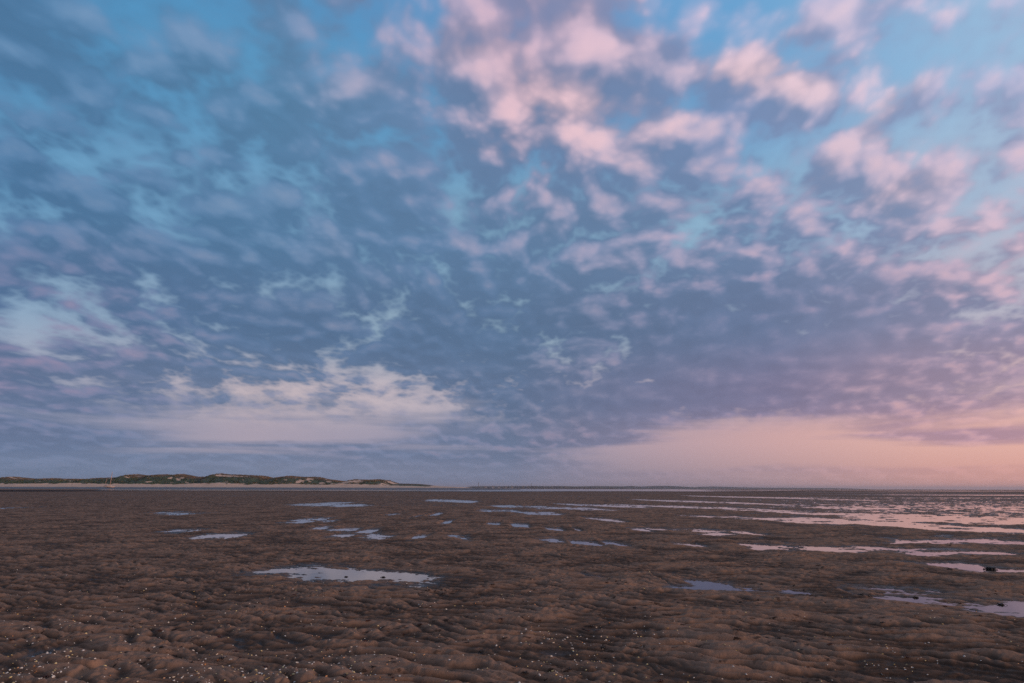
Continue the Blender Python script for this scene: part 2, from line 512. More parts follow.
def ripples(X, Y):
    """rounded current ripples, their crests swinging round from left to right"""
    k = sstep(-6, 5, X)                 # long crests on the right, humps on the left
    X = X * 1.22; Y = Y * 1.22
    wx = 0.30 * perlin(X / 1.3, Y / 1.3, 21) + 0.10 * perlin(X / .45, Y / .45, 22)
    wy = 0.22 * perlin(X / 1.3, Y / 1.3, 23) + 0.07 * perlin(X / .4, Y / .4, 24)
    x = X + wx; y = Y + wy
    c0, s0 = math.cos(R(-27)), math.sin(R(-27))
    u = x * c0 + y * s0; v = -x * s0 + y * c0
    b1 = np.abs(perlin(u / 0.66, v / 0.27, 1)) ** 0.75
    b2 = np.abs(perlin(x / 0.46, y / 0.33, 2)) ** 0.8
    big = b1 * (0.45 + 0.55 * k) + b2 * (0.75 - 0.5 * k)
    ph = v / 0.34 * 2 * np.pi + 4.2 * perlin(u / 1.3, v / 0.8, 5) + 1.4 * perlin(u / 0.45, v / 0.26, 13)
    sw = (0.5 + 0.5 * np.sin(ph + 0.6 * np.cos(ph))) ** 1.2
    p2 = v / 0.13 * 2 * np.pi + 3.0 * perlin(u / 0.6, v / 0.3, 14)
    sw2 = (0.5 + 0.5 * np.sin(p2)) * sstep(-.15, .35, perlin(X / 0.9, Y / 0.7, 15))
    med = sw * (0.35 + 0.65 * sstep(-.3, .4, perlin(X / 1.7, Y / 1.1, 6)))
    b3 = np.abs(perlin(u / 0.20, v / 0.085, 7)) ** 0.8
    b4 = perlin(x / 0.07, y / 0.05, 11) * (np.hypot(X, Y) < 16)
    hum = perlin(X / 3.2, Y / 2.1, 8)
    return big * (0.046 - .018 * k) + med * (0.046 + .020 * k) + sw2 * 0.014 + b3 * 0.028 + b4 * 0.0035 + hum * 0.018 - 0.054


def mussel_mask(X, Y):
    """a dark bed of mussels and weed along the lip of the channel"""
    az_ = np.degrees(np.arctan2(X, np.maximum(Y, 0.01)))
    w = 30 + 55 * (1 - sstep(-36, -26, az_)) + 14 * perlin(X / 40, Y / 40, 63)
    lip = 300 + 60 * sstep(-4, 12, az_)
    return sstep(0, 12, Y - (lip - w)) * (1 - sstep(-4, 4, Y - lip - 5)) * (1 - sstep(21, 26, az_)) * (np.abs(az_) < 60)


def flat_height(X, Y):
    r = np.hypot(X, Y)
    h = ripples(X, Y)
    # streaky low ground, lower towards the right and far away
    az_ = np.degrees(np.arctan2(X, np.maximum(Y, 0.01)))
    low = fbm(X / 170, Y / 55, 3, 45) * 0.060 * sstep(90, 200, r) + fbm(X / 11, Y / 3.2, 3, 31) * 0.020 + fbm(X / 38, Y / 13, 3, 41) * 0.026
    far = sstep(20, 75, r)
    side = sstep(8, 30, az_)
    lev = 0.050 - 0.012 * far - 0.046 * side * sstep(14, 50, r) * (1 - 0.55 * sstep(65, 120, r)) + low * (0.4 + 0.6 * far)
    lev += 0.012 * sstep(-2, -20, az_) * sstep(18, 60, r)
    pm = pool_mask(X, Y + np.clip(r * r / 1025 * 1.3, 0.06, 2.5) * (perlin(X / 2.2, Y / 3.0, 51) + 0.6 * perlin(X / 0.8, Y / 1.2, 54)))
    dip = np.where(pm > 0, pm, 0.30 * pm)
    h = 0.90 * h * (1 - 0.30 * sstep(-0.9, 0.1, pm) - 0.10 * sstep(0.1, 0.75, pm))
    lev = np.where(pm > -1, lev - (0.060 + 0.045 * np.clip(pm, 0, 1)) * sstep(-0.95, 0.25, pm), lev)
    h = h * (1 - 0.75 * sstep(100, 260, r) - 0.25 * sstep(260, 700, r))
    z = lev + h
    w_ = 0.85 * sstep(-0.10, 0.45, pm)
    z = z * (1 - w_) + (-0.015 + 1.45 * h + 0.018 * perlin(X / 0.6, Y / 0.24, 52) + 0.034 * perlin(X / 2.4, Y / 1.3, 53) * sstep(14, 40, r)) * w_
    # the flat ends at a bank; beyond it a channel, bars, and the sea to the right
    bank = 296 + 4 * perlin(X / 60, Y / 60, 61) + 60 * sstep(-4, 12, az_)
    past = sstep(0, 12, Y - bank)
    chan = -0.30 + 0 * X
    bars = fbm(X / 500, Y / 160, 3, 71) * 0.55 - 0.12 + 0.22 * np.exp(-((Y - 2600) / 900) ** 2) * (az_ < 27)
    # right hand: long low bars between strips of water
    rb = fbm(X / 160, Y / 60, 3, 72) * 0.30 + 0.02
    mud = 0.10 + 0.06 * perlin(X / 90, Y / 40, 62)             # left: wet mud below the dunes
    lft = 1 - sstep(-32, -27, az_)
    nearpart = chan * (1 - lft) + mud * lft
    beyondv = np.where(Y > 900, bars, nearpart)
    beyondv = beyondv * (1 - sstep(10, 17, az_)) + rb * sstep(10, 17, az_)
    z = z * (1 - past) + beyondv * past
    global RELIEF
    RELIEF = h
    z = z + 0.16 * mussel_mask(X, Y)
    z = np.where(r > 6500, -0.8, z)
    # behind and beside the viewer the flat simply goes on
    return z


def rings():
    rr = [0.0, 0.6, 1.1, 1.6, 2.1, 2.5, 2.9, 3.3, 3.6]
    r = 3.9
    while r < 60: rr.append(r); r *= 1.0036
    while r < 400: rr.append(r); r *= 1.007
    while r < 24000: rr.append(r); r *= 1.03
    return np.array(rr)


rr = rings()
da = R(0.088)
a_in = np.arange(-R(48), R(48), da)
a_out = np.concatenate([np.linspace(R(48), R(312), 100, endpoint=False)])
aa = np.concatenate([a_in, a_out])
rr_ = rr.copy(); rr_[0] = 0.02
Xg = rr_[:, None] * np.sin(aa)[None, :]
Yg = rr_[:, None] * np.cos(aa)[None, :]
Zg = flat_height(Xg, Yg)
gm = mesh_from('tidal_flat', np.stack([Xg, Yg, Zg], -1).reshape(-1, 3), grid_faces(len(rr), len(aa), True), smooth=True)

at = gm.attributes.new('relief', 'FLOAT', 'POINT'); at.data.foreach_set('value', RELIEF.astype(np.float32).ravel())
at = gm.attributes.new('mussels', 'FLOAT', 'POINT'); at.data.foreach_set('value', mussel_mask(Xg, Yg).astype(np.float32).ravel())


def new_mat(name):
    m = bpy.data.materials.new(name); m.use_nodes = True
    nt = m.node_tree; nt.nodes.clear()
    h = G(nt)
    b = h.n('ShaderNodeBsdfPrincipled'); o = h.n('ShaderNodeOutputMaterial')
    nt.links.new(b.outputs[0], o.inputs[0])
    return m, h, b


m_sand, h, b = new_mat('wet_rippled_sand')
pos = h.n('ShaderNodeNewGeometry').outputs['Position']
px_, py_, pz_ = h.sep(pos)
n1_ = h.noise(pos, 1.3, 5, 0.6)
n2_ = h.noise(h.vm('MULTIPLY', pos, (0.12, 0.3, 0.0)), 1.0, 5, 0.6)
n3_ = h.noise(pos, 60, 3, 0.7)
hgt = h.m('ADD', pz_, h.mr(n1_, 0.3, 0.7, -0.018, 0.018))
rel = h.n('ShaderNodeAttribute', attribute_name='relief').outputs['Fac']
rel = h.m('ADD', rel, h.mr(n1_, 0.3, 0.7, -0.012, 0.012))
dry = h.m('MULTIPLY', h.mr(rel, -0.034, 0.022, smooth=True), h.mr(hgt, -0.012, 0.030, smooth=True))  # hollows darker: partly wet sand, partly trough shade painted into the colour
wet_shade_c = h.mix(h.mr(n2_, 0.35, 0.65), (0.072, 0.047, 0.034), (0.100, 0.064, 0.045))
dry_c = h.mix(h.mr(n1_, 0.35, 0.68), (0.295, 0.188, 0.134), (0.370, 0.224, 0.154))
sc = h.mix(dry, wet_shade_c, dry_c)
sc = h.mix(h.mr(n3_, 0.35, 0.7, 0.0, 0.45), sc, h.vm('SCALE', sc, scale=0.55))
# dark flecks: scraps of weed, wormcasts and shadowless mud crumbs
n4_ = h.noise(h.vm('MULTIPLY', pos, (1.0, 1.6, 1.0)), 9.0, 4, 0.65)
fleck = h.m('MULTIPLY', h.mr(n4_, 0.58, 0.63), h.mr(n1_, 0.45, 0.6))
sc = h.mix(h.m('MULTIPLY', fleck, 0.85), sc, (0.022, 0.014, 0.010))
sc = h.mix(h.n('ShaderNodeAttribute', attribute_name='mussels').outputs['Fac'], sc, (0.020, 0.014, 0.013))
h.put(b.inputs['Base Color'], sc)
rg = h.mix(h.mr(hgt, -0.010, 0.030), (0.32,) * 3, (0.80,) * 3)
h.put(b.inputs['Roughness'], h.m('ADD', h.sep(rg)[0], h.mr(n3_, 0.3, 0.7, -0.06, 0.08)))
h.put(b.inputs['Specular IOR Level'], h.mr(hgt, -0.010, 0.022, 0.32, 0.04))
bp = h.n('ShaderNodeBump'); bp.inputs['Strength'].default_value = 0.8; bp.inputs['Distance'].default_value = 0.008
h.put(bp.inputs['Height'], h.m('ADD', h.noise(pos, 22, 5, 0.7), h.m('MULTIPLY', n4_, 1.2)))
h.put(b.inputs['Normal'], bp.outputs[0])
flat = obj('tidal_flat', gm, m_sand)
tag(flat, 'brown rippled wet sand flat reaching to the horizon', 'ground', kind='structure')

# ------------------------------------------------------------------ water, one level sheet
m_water, h, b = new_mat('still_shallow_water')
b.inputs['Base Color'].default_value = (0.050, 0.042, 0.038, 1)
b.inputs['Roughness'].default_value = 0.06
b.inputs['IOR'].default_value = 1.45
pos = h.n('ShaderNodeNewGeometry').outputs['Position']
bp = h.n('ShaderNodeBump'); bp.inputs['Strength'].default_value = 0.10; bp.inputs['Distance'].default_value = 0.01
h.put(bp.inputs['Height'], h.noise(pos, 5.0, 3, 0.5))
h.put(b.inputs['Normal'], bp.outputs[0])
wr = np.array([0.02, 5, 20, 80, 300, 1000, 3000, 10000, 24500.0])
wa = np.linspace(0, 2 * np.pi, 96, endpoint=False)
WX = wr[:, None] * np.sin(wa); WY = wr[:, None] * np.cos(wa)
water = obj('water', mesh_from('water', np.stack([WX, WY, 0 * WX], -1).reshape(-1, 3), grid_faces(len(wr), len(wa), True)), m_water)
tag(water, 'still shallow water in pools and channels, open sea beyond', 'water', kind='structure')

# ------------------------------------------------------------------ dunes with their beach
SKYL = [(-900, 479), (-300, 478), (0, 478), (8, 477.3), (12, 476.8), (20, 479), (40, 479), (52, 478.2), (60, 479), (95, 479.2), (100, 478), (110, 477.6),
        (125, 477), (128, 475.5), (131, 474.4), (135, 474), (139, 474.6), (143, 476.6), (148, 475.7), (153, 476.4), (158, 475.4), (163, 474.2), (170, 475),
        (176, 474.8), (180, 473.8), (186, 475.4), (190, 476.5), (200, 477), (205, 478), (209, 477.6), (212, 477.8), (217, 475), (220, 473.5), (226, 474.4), (233, 474.5),
        (245, 475), (262, 475.8), (270, 478), (275, 478.7), (280, 478), (288, 476.5), (292, 476), (300, 477), (318, 477), (325, 479),
        (340, 481), (345, 481.4), (350, 480.5), (355, 479.5), (370, 480), (380, 479.5), (388, 480.5), (393, 482.3), (396, 483.4), (405, 483.6),
        (420, 484), (430, 485.2), (440, 486.2), (460, 487.2), (470, 488.2), (520, 489)]
_sx = np.array([s[0] for s in SKYL], float); _sy = np.array([s[1] for s in SKYL], float)
YR = 760.0                                          # how far off the ridge stands
_rx = np.array([px_dir(x, y)[0] / px_dir(x, y)[1] * YR for x, y in SKYL])
_rz = np.array([EYE + px_dir(x, y)[2] / px_dir(x, y)[1] * YR for x, y in SKYL])


def dune_height(X, Y):
    """beach, foredune, ridge, back slope"""
    q = np.interp(X, _rx, _rz)                       # crest height along the coast
    jag = fbm(X / 14, Y / 9, 4, 81)
    amp = sstep(3.0, 9.0, q)
    beach = 1.15 * sstep(628, 668, Y) + 1.6 * sstep(665, 690, Y)
    beach *= sstep(0.0, 2.6, q)
    fore = (1.6 + 1.3 * np.abs(jag)) * np.exp(-((Y - 698 - 6 * perlin(X / 25, Y * 0, 84)) / 9.0) ** 2) * amp
    up = sstep(688, YR, Y + 10 * perlin(X / 45, Y / 30, 82))
    ridge = (q - 2.75) * up * (1 - 0.75 * sstep(YR, YR + 140, Y))
    rough = jag * 2.2 * up * (1 - sstep(YR - 22, YR, Y)) * amp + perlin(X / 35, Y / 22, 83) * 2.4 * up * (1 - sstep(YR - 30, YR - 2, Y)) * amp
    ridge = np.where(q < 2.75, (q - 2.75) * sstep(668, YR, Y), ridge)
    z = beach + fore + ridge + rough + (0.10 * perlin(X / 3.0, Y / 3.0, 85))
    z = np.where(Y > YR - 3, np.minimum(z, q + 0.1 * jag), z)
    return z - 0.5 * (1 - sstep(618, 640, Y)) - 0.6 * sstep(880, 940, Y) * (q < 6)


dxs = np.arange(-1250, _rx[-1], 1.1)
dys = np.concatenate([np.arange(612, 700, 1.6), np.arange(700, 790, 1.6), np.arange(790, 980, 8)])
DX, DY = np.meshgrid(dxs, dys)
DZ = dune_height(DX, DY)
dm = mesh_from('dunes', np.stack([DX, DY, DZ], -1).reshape(-1, 3), grid_faces(len(dys), len(dxs)), smooth=True)


def ridge_xy(px, off=0.0):
    d = px_dir(px, 482); t = (YR + off) / d[1]
    return d[0] * t


# bare sand faces seen between the green: photo column, distance in front of ridge, half widths, height band
BARE = [(132, 4, 5, 5), (139, 12, 4, 7), (147, 14, 3, 4), (182, 25, 2.5, 4), (225, 14, 14, 7), (238, 12, 16, 5), (216, 5, 5, 4), (300, 34, 5, 9), (12, 4, 6, 3), (158, 3, 7, 3), (175, 2, 10, 2.5),
        (345, 30, 9, 22), (356, 24, 8, 14), (392, 10, 8, 12), (384, 40, 8, 14), (309, 25, 4, 6), (330, 22, 5, 6), (322, 32, 4, 6), (206, 3, 8, 3), (215, 3, 6, 3), (170, 30, 3, 3), (149, 44, 4, 3), (334, 40, 5, 8),
        (232, 22, 4, 4)]


def bare_mask(X, Y):
    m = np.zeros(X.shape)
    for (px, off, wx, wy) in BARE:
        cx = ridge_xy(px, -off)
        cy = YR - off
        m = np.maximum(m, 1.15 - np.hypot((X - cx) / (wx * 1.15), (Y - cy) / (wy * 1.1)))
    patches = 0.9 * sstep(0.30, 0.50, fbm(X / 11, Y / 6, 3, 97))
    return np.clip(np.maximum(m, patches) + 0.8 * fbm(X / 4, Y / 3, 3, 91), 0, 1)


bare = bare_mask(DX, DY)
q_all = np.interp(DX, _rx, _rz)
beachm = 1 - sstep(694, 704, DY + 14 * fbm(DX / 7, DY / 9, 3, 92))
low_spit = 1 - sstep(3.2, 5.0, q_all)
sandm = np.clip(np.maximum(np.maximum(bare, beachm), low_spit), 0, 1)
at = dm.attributes.new('bare_sand', 'FLOAT', 'POINT'); at.data.foreach_set('value', sandm.astype(np.float32).ravel())
rusty = np.clip(sstep(0.72, 0.98, DZ / np.maximum(q_all, 1)) + 0.6 * sstep(0.1, 0.5, fbm(DX / 25, DY / 25, 3, 93)) * (DX > ridge_xy(285)), 0, 1)
at = dm.attributes.new('dry_grass', 'FLOAT', 'POINT'); at.data.foreach_set('value', rusty.astype(np.float32).ravel())

m_dune, h, b = new_mat('dune_sand_and_turf')
bs = h.n('ShaderNodeAttribute', attribute_name='bare_sand').outputs['Fac']
dg = h.n('ShaderNodeAttribute', attribute_name='dry_grass').outputs['Fac']
pos = h.n('ShaderNodeNewGeometry').outputs['Position']
x_, y_, z_ = h.sep(pos)
nn = h.noise(pos, 0.22, 5, 0.6); nf = h.noise(pos, 1.1, 3, 0.6)
green = h.mix(h.mr(nn, 0.35, 0.65), (0.030, 0.060, 0.040), (0.075, 0.105, 0.055))
rust = h.mix(h.mr(nf, 0.35, 0.65), (0.085, 0.060, 0.038), (0.16, 0.085, 0.050))
turf = h.mix(h.m('MULTIPLY', dg, 0.85), green, rust)
sand = h.mix(h.mr(nf, 0.35, 0.65), (0.60, 0.41, 0.30), (0.72, 0.52, 0.39))
wetb = h.mix(h.mr(nn, 0.4, 0.6), (0.10, 0.075, 0.068), (0.13, 0.095, 0.082))
up_ = h.mr(h.m('ADD', z_, h.mr(nn, 0.3, 0.7, -0.2, 0.2)), 1.5, 2.0)
sand = h.mix(up_, wetb, sand)
h.put(b.inputs['Base Color'], h.mix(h.mr(bs, 0.35, 0.6), turf, sand))
h.put(b.inputs['Roughness'], h.mr(up_, 0, 1, 0.5, 0.95))
dunes = obj('dunes', dm, m_dune)
tag(dunes, 'grassy dunes with bare sand faces behind a pale pink beach', 'dunes', kind='structure')

# marram and scrub standing on the dunes: uncountable tufts, one object
NT = 16000
tx = rng.uniform(-900, ridge_xy(396), NT * 2); ty = rng.uniform(694, 775, NT * 2)
bm_ = bare_mask(tx, ty); qq = np.interp(tx, _rx, _rz)
keep = (bm_ < 0.45) & (qq > 4.6) & (ty > 698 - 14 * fbm(tx / 7, ty / 9, 3, 92)) & (rng.random(NT * 2) < 0.35 + 0.65 * sstep(-.2, .3, fbm(tx / 18, ty / 18, 3, 95)))
tx = tx[keep][:NT]; ty = ty[keep][:NT]
tz = dune_height(tx, ty)
Vt, Ft, Mt = [], [], []
hue = fbm(tx / 22, ty / 22, 3, 96)
dryp = sstep(0.74, 0.98, tz / np.interp(tx, _rx, _rz))
for i in range(len(tx)):
    s = rng.uniform(0.35, 0.95) * (0.95 if ty[i] > YR - 12 else 1.25)
    base = len(Vt)
    for k in range(5):
        a = rng.uniform(0, 6.283); l = rng.uniform(0.3, 1.0) * s
        ox, oy = rng.uniform(-.7, .7, 2) * s
        hgt_ = rng.uniform(0.35, 0.8) * s
        w = 0.45 * s
        c_, s_ = math.cos(a), math.sin(a)
        p = (tx[i] + ox, ty[i] + oy, tz[i] - 0.15)
        Vt += [(p[0] - c_ * w, p[1] - s_ * w, p[2]), (p[0] + c_ * w, p[1] + s_ * w, p[2]), (p[0] + s_ * l * .5 + c_ * w * .3, p[1] - c_ * l * .5 + s_ * w * .3, p[2] + .15 + hgt_)]
        Ft.append((len(Vt) - 3, len(Vt) - 2, len(Vt) - 1))
        dry_i = rng.random() < (0.12 + 0.7 * dryp[i] + 0.35 * (tx[i] > ridge_xy(285)) * (hue[i] > 0))
        Mt.append(1 if dry_i else (0 if hue[i] + rng.uniform(-.3, .3) < 0.05 else 2))
tm = mesh_from('dune_scrub', Vt, Ft)
for nm, col in (('dark_scrub', (0.020, 0.046, 0.032)), ('dry_marram', (0.26, 0.175, 0.10)), ('green_marram', (0.080, 0.125, 0.058))):
    mm, h, b = new_mat(nm)
    pos = h.n('ShaderNodeNewGeometry').outputs['Position']
    nn = h.noise(pos, 0.9, 3, 0.6)
    h.put(b.inputs['Base Color'], h.mix(h.mr(nn, .3, .7), tuple(v * .7 for v in col), tuple(v * 1.35 for v in col)))
    b.inputs['Roughness'].default_value = 0.9
    b.inputs['Specular IOR Level'].default_value = 0.1
    tm.materials.append(mm)
tm.polygons.foreach_set('material_index', np.array(Mt, dtype=np.int32))
tag(obj('dune_scrub', tm), 'dark green scrub and dry marram grass covering the dunes', 'dune grass', kind='stuff')

# ------------------------------------------------------------------ far shore
def shore(px0, px1, Yd, prof, depth, name, seed):
    xs = np.arange(px0, px1 + 0.01, 0.5)
    pts = np.array([[px_dir(x, 486)[0] / px_dir(x, 486)[1] * Yd, EYE + px_dir(x, y)[2] / px_dir(x, y)[1] * Yd] for x, y in zip(xs, np.interp(xs, [p[0] for p in prof], [p[1] for p in prof]))])
    ts = np.array([-.5, -.3, -.15, -.05, 0, .05, .2, .5])
    hf = np.array([-.15, .25, .7, .93, 1, .95, .6, -.2])
    Xm = np.repeat(pts[:, 0][None], len(ts), 0)
    Ym = Yd + ts[:, None] * depth + 0 * Xm
    jit = perlin(Xm / (depth * .16), Ym / (depth * .2), seed)
    Zm = np.maximum(pts[:, 1], 0)[None] * hf[:, None] * (1 + .12 * jit * (hf[:, None] < .98)) - 1.0 * (hf[:, None] < 0)
    return mesh_from(name, np.stack([Xm, Ym, Zm], -1).reshape(-1, 3), grid_faces(len(ts), len(xs)), smooth=True)


m_far, h, b = new_mat('wooded_far_shore')
pos = h.n('ShaderNodeNewGeometry').outputs['Position']
h.put(b.inputs['Base Color'], h.mix(h.mr(h.noise(pos, 0.01, 5, .6), .4, .6), (0.030, 0.045, 0.040), (0.070, 0.080, 0.060)))
b.inputs['Roughness'].default_value = 1.0
prof1 = [(462, 488), (466, 487), (472, 486.3), (485, 486.1), (500, 486.3), (520, 486.1), (545, 486.2), (560, 486.0), (575, 486.4), (600, 486.0), (622, 486.4), (632, 485.9), (640, 486.6), (655, 485.9), (668, 485.8), (680, 486.4), (695, 487.3), (700, 487.9)]
hl = obj('hills', shore(462, 700, 6000, prof1, 900, 'far_shore', 3), m_far)
tag(hl, 'low wooded far shore seen blue through the air', 'far shore', kind='structure')
prof2 = [(690, 488), (698, 486.9), (712, 486.5), (726, 486.9), (745, 487.4), (765, 487.7), (790, 487.8), (830, 488.1), (850, 488.5)]
hl2 = obj('hills', shore(690, 850, 7600, prof2, 1200, 'farther_shore', 5), m_far)
tag(hl2, 'fainter low hills right of the wooded far shore', 'far hills', kind='structure')
# a belt of tree crowns along the far shore, one mass
Vt, Ft = [], []
for i in range(900):
    px = rng.uniform(468, 628); d = px_dir(px, 486); Yd = 5700 + rng.uniform(-60, 160)
    X = d[0] / d[1] * Yd
    hh = rng.uniform(2, 8) * (1.3 if 488 < px < 540 else 1); w = rng.uniform(8, 22)
    z0 = 4 + 8 * max(0, math.sin((px - 468) / 160 * math.pi))
    n0_ = len(Vt)
    for k in range(6):
        a = k / 6 * 6.283
        Vt.append((X + math.cos(a) * w * rng.uniform(.8, 1.1), Yd + math.sin(a) * w, z0 - 8))
    for k in range(6):
        a = k / 6 * 6.283 + .4
        Vt.append((X + math.cos(a) * w * rng.uniform(.6, .9), Yd + math.sin(a) * w * .8, z0 + hh * rng.uniform(.4, .7)))
    Vt.append((X + rng.uniform(-3, 3), Yd, z0 + hh))
    for k in range(6):
        k2 = (k + 1) % 6
        Ft += [(n0_ + k, n0_ + k2, n0_ + 6 + k), (n0_ + k2, n0_ + 6 + k2, n0_ + 6 + k), (n0_ + 6 + k, n0_ + 6 + k2, n0_ + 12)]
tag(obj('far_woods', mesh_from('far_woods', Vt, Ft), m_far), 'belt of distant trees along the far shore', 'woods', kind='stuff')
#--OBJECTS--


# ------------------------------------------------------------------ objects
def flat_mat(name, c1, c2, rough=0.6, scale=8.0, spec=0.4, metal=0.0):
    m, h, b = new_mat(name)
    t = h.n('ShaderNodeTexCoord').outputs['Object']
    h.put(b.inputs['Base Color'], h.mix(h.mr(h.noise(t, scale, 4, .6), .35, .65), c1, c2))
    b.inputs['Roughness'].default_value = rough
    b.inputs['Specular IOR Level'].default_value = spec
    b.inputs['Metallic'].default_value = metal
    return m


def bm_obj(name, bm, mat, parent=None, smooth=False):
    me = bpy.data.meshes.new(name)
    bmesh.ops.recalc_face_normals(bm, faces=bm.faces)
    for f in bm.faces: f.smooth = smooth
    bm.to_mesh(me); bm.free()
    return obj(name, me, mat, parent)


def add_box(bm, c, s, rz=0.0):
    r = bmesh.ops.create_cube(bm, size=1.0)
    M = Matrix.Translation(c) @ Matrix.Rotation(rz, 4, 'Z') @ Matrix.Diagonal((*s, 1))
    bmesh.ops.transform(bm, matrix=M, verts=r['verts'])
    return r['verts']


def add_tube(bm, p0, p1, r0, r1, n=10):
    p0 = Vector(p0); p1 = Vector(p1)
    ax = (p1 - p0)
    q = ax.to_track_quat('Z', 'Y').to_matrix()
    rings_ = []
    for p, r in ((p0, r0), (p1, r1)):
        rings_.append([bm.verts.new(p + q @ Vector((math.cos(k / n * 6.28318) * r, math.sin(k / n * 6.28318) * r, 0))) for k in range(n)])
    for k in range(n):
        bm.faces.new((rings_[0][k], rings_[0][(k + 1) % n], rings_[1][(k + 1) % n], rings_[1][k]))
    bm.faces.new(rings_[0][::-1]); bm.faces.new(rings_[1])


# ---- sailing yacht aground on the beach
def yacht(loc, rz, heel):
    root = bpy.data.objects.new('sailing_yacht', None); link(root)
    root.location = loc; root.rotation_euler = (heel, R(6), rz)
    tag(root, 'pale sailing yacht with a bare mast lying aground on the beach below the dunes', 'yacht')
    hull_m = flat_mat('hull_paint', (0.72, 0.55, 0.48), (0.80, 0.62, 0.54), .35, 2)
    anti = flat_mat('antifouling', (0.16, 0.05, 0.04), (0.22, 0.07, 0.05), .6, 2)
    deck_m = flat_mat('deck_paint', (0.60, 0.52, 0.44), (0.70, 0.60, 0.52), .6, 4)
    glass = flat_mat('dark_glass', (0.02, 0.02, 0.03), (0.03, 0.03, 0.04), .1, 2)
    spar = flat_mat('varnished_spar', (0.66, 0.42, 0.32), (0.76, 0.50, 0.40), .35, 3)
    wire = flat_mat('rigging_wire', (0.30, 0.26, 0.22), (0.38, 0.33, 0.28), .4, 3)
    L = 10.4
    st = [(-5.2, .95, 1.25, .75), (-4.6, 1.15, 1.15, .45), (-3, 1.45, 1.05, .15), (-1, 1.62, 1.0, 0), (1, 1.55, 1.02, 0), (2.8, 1.15, 1.12, .12), (4.2, .6, 1.25, .38), (5.0, .16, 1.36, .85), (5.25, .02, 1.42, 1.2)]
    prof = [(1.0, 1.0), (.985, .72), (.94, .45), (.78, .2), (.42, .05), (0, 0)]
    bm = bmesh.new(); rows = []
    for (x, w, top, keel) in st:
        pts = [(x, w * a, keel + (top - keel) * b_) for a, b_ in prof]
        ring = pts + [(p[0], -p[1], p[2]) for p in pts[-2::-1]]
        rows.append([bm.verts.new(p) for p in ring])
    for i in range(len(rows) - 1):
        for k in range(len(rows[0]) - 1):
            bm.faces.new((rows[i][k], rows[i + 1][k], rows[i + 1][k + 1], rows[i][k + 1]))
    bm.faces.new(rows[0])
    hull = bm_obj('hull', bm, hull_m, root, True)
    bm = bmesh.new()
    tops = [bm.verts.new((x, w * .99, t - .02)) for (x, w, t, k) in st] + [bm.verts.new((x, -w * .99, t - .02)) for (x, w, t, k) in reversed(st)]
    bm.faces.new(tops)
    bm_obj('deck', bm, deck_m, root)
    bm = bmesh.new()
    vs = add_box(bm, (-.2, 0, 1.35), (4.2, 1.7, .62))
    for v in vs:
        if v.co.z > 1.4: v.co.y *= .78; v.co.x = v.co.x * .88 - .1
    bmesh.ops.bevel(bm, geom=list(bm.edges), offset=.06, segments=2, affect='EDGES')
    cab = bm_obj('cabin', bm, deck_m, root)
    for sy in (-1, 1):
        for x in (-1.3, -.3, .7):
            bm = bmesh.new(); add_box(bm, (x, sy * .80, 1.45), (.55, .06, .18))
            bm_obj('window', bm, glass, cab)
    bm = bmesh.new(); add_box(bm, (-3.4, 0, 1.12), (1.7, 1.5, .28)); bm_obj('cockpit', bm, glass, root)
    bm = bmesh.new()
    vs = add_box(bm, (-.3, 0, -.15), (2.6, .22, .7)); bm_obj('keel', bm, anti, root)
    bm = bmesh.new(); add_box(bm, (-5.1, 0, .45), (.45, .08, 1.1)); bm_obj('rudder', bm, anti, root)
    bm = bmesh.new(); add_tube(bm, (.4, 0, 1.5), (.4, 0, 14.9), .26, .16, 12)
    mast = bm_obj('mast', bm, spar, root, True)
    bm = bmesh.new(); add_tube(bm, (.72, -1.0, 8.6), (.72, 1.0, 8.6), .05, .05, 8); bm_obj('spreader', bm, spar, mast)
    bm = bmesh.new(); add_tube(bm, (.7, 0, 2.55), (-3.6, 0, 2.7), .13, .10, 10); bm_obj('boom', bm, spar, root, True)
    bm = bmesh.new(); add_tube(bm, (-4.3, 0, 1.2), (-3.4, 0, 7.8), .12, .08, 10); bm_obj('mizzen_mast', bm, spar, root, True)
    for a, c in (((5.1, 0, 1.45), (.4, 0, 14.2)), ((-5.1, 0, 1.3), (.56, 0, 14.4)), ((.8, 1.45, 1.1), (.6, .1, 13.8)), ((.8, -1.45, 1.1), (.6, -.1, 13.8))):
        bm = bmesh.new(); add_tube(bm, a, c, .02, .02, 6); bm_obj('stay', bm, wire, root)
    return root


YB = 672.0
d = px_dir(109.5, 486); XB = d[0] / d[1] * YB
zb = float(dune_height(np.array([XB]), np.array([YB]))[0])
yacht((XB, YB, zb + 0.15), R(6), R(8))

# ---- slender towers on the far shore
tow = flat_mat('tower_concrete', (0.20, 0.20, 0.20), (0.28, 0.27, 0.26), .8, .05)


def tower(px, top, Yd, w, label):
    d = px_dir(px, top)
    X = d[0] / d[1] * Yd; H = EYE + d[2] / d[1] * Yd
    root = bpy.data.objects.new('tower', None); link(root); root.location = (X, Yd, 5)
    tag(root, label, 'tower', 'towers on the far shore')
    H -= 5
    bm = bmesh.new(); add_tube(bm, (0, 0, -2), (0, 0, H * .82), w, w * .55, 14); bm_obj('shaft', bm, tow, root, True)
    bm = bmesh.new(); add_tube(bm, (0, 0, H * .74), (0, 0, H * .80), w * 1.5, w * 1.5, 14); bm_obj('platform', bm, tow, root)
    bm = bmesh.new(); add_tube(bm, (0, 0, H * .82), (0, 0, H), w * .4, w * .12, 8); bm_obj('antenna', bm, tow, root)


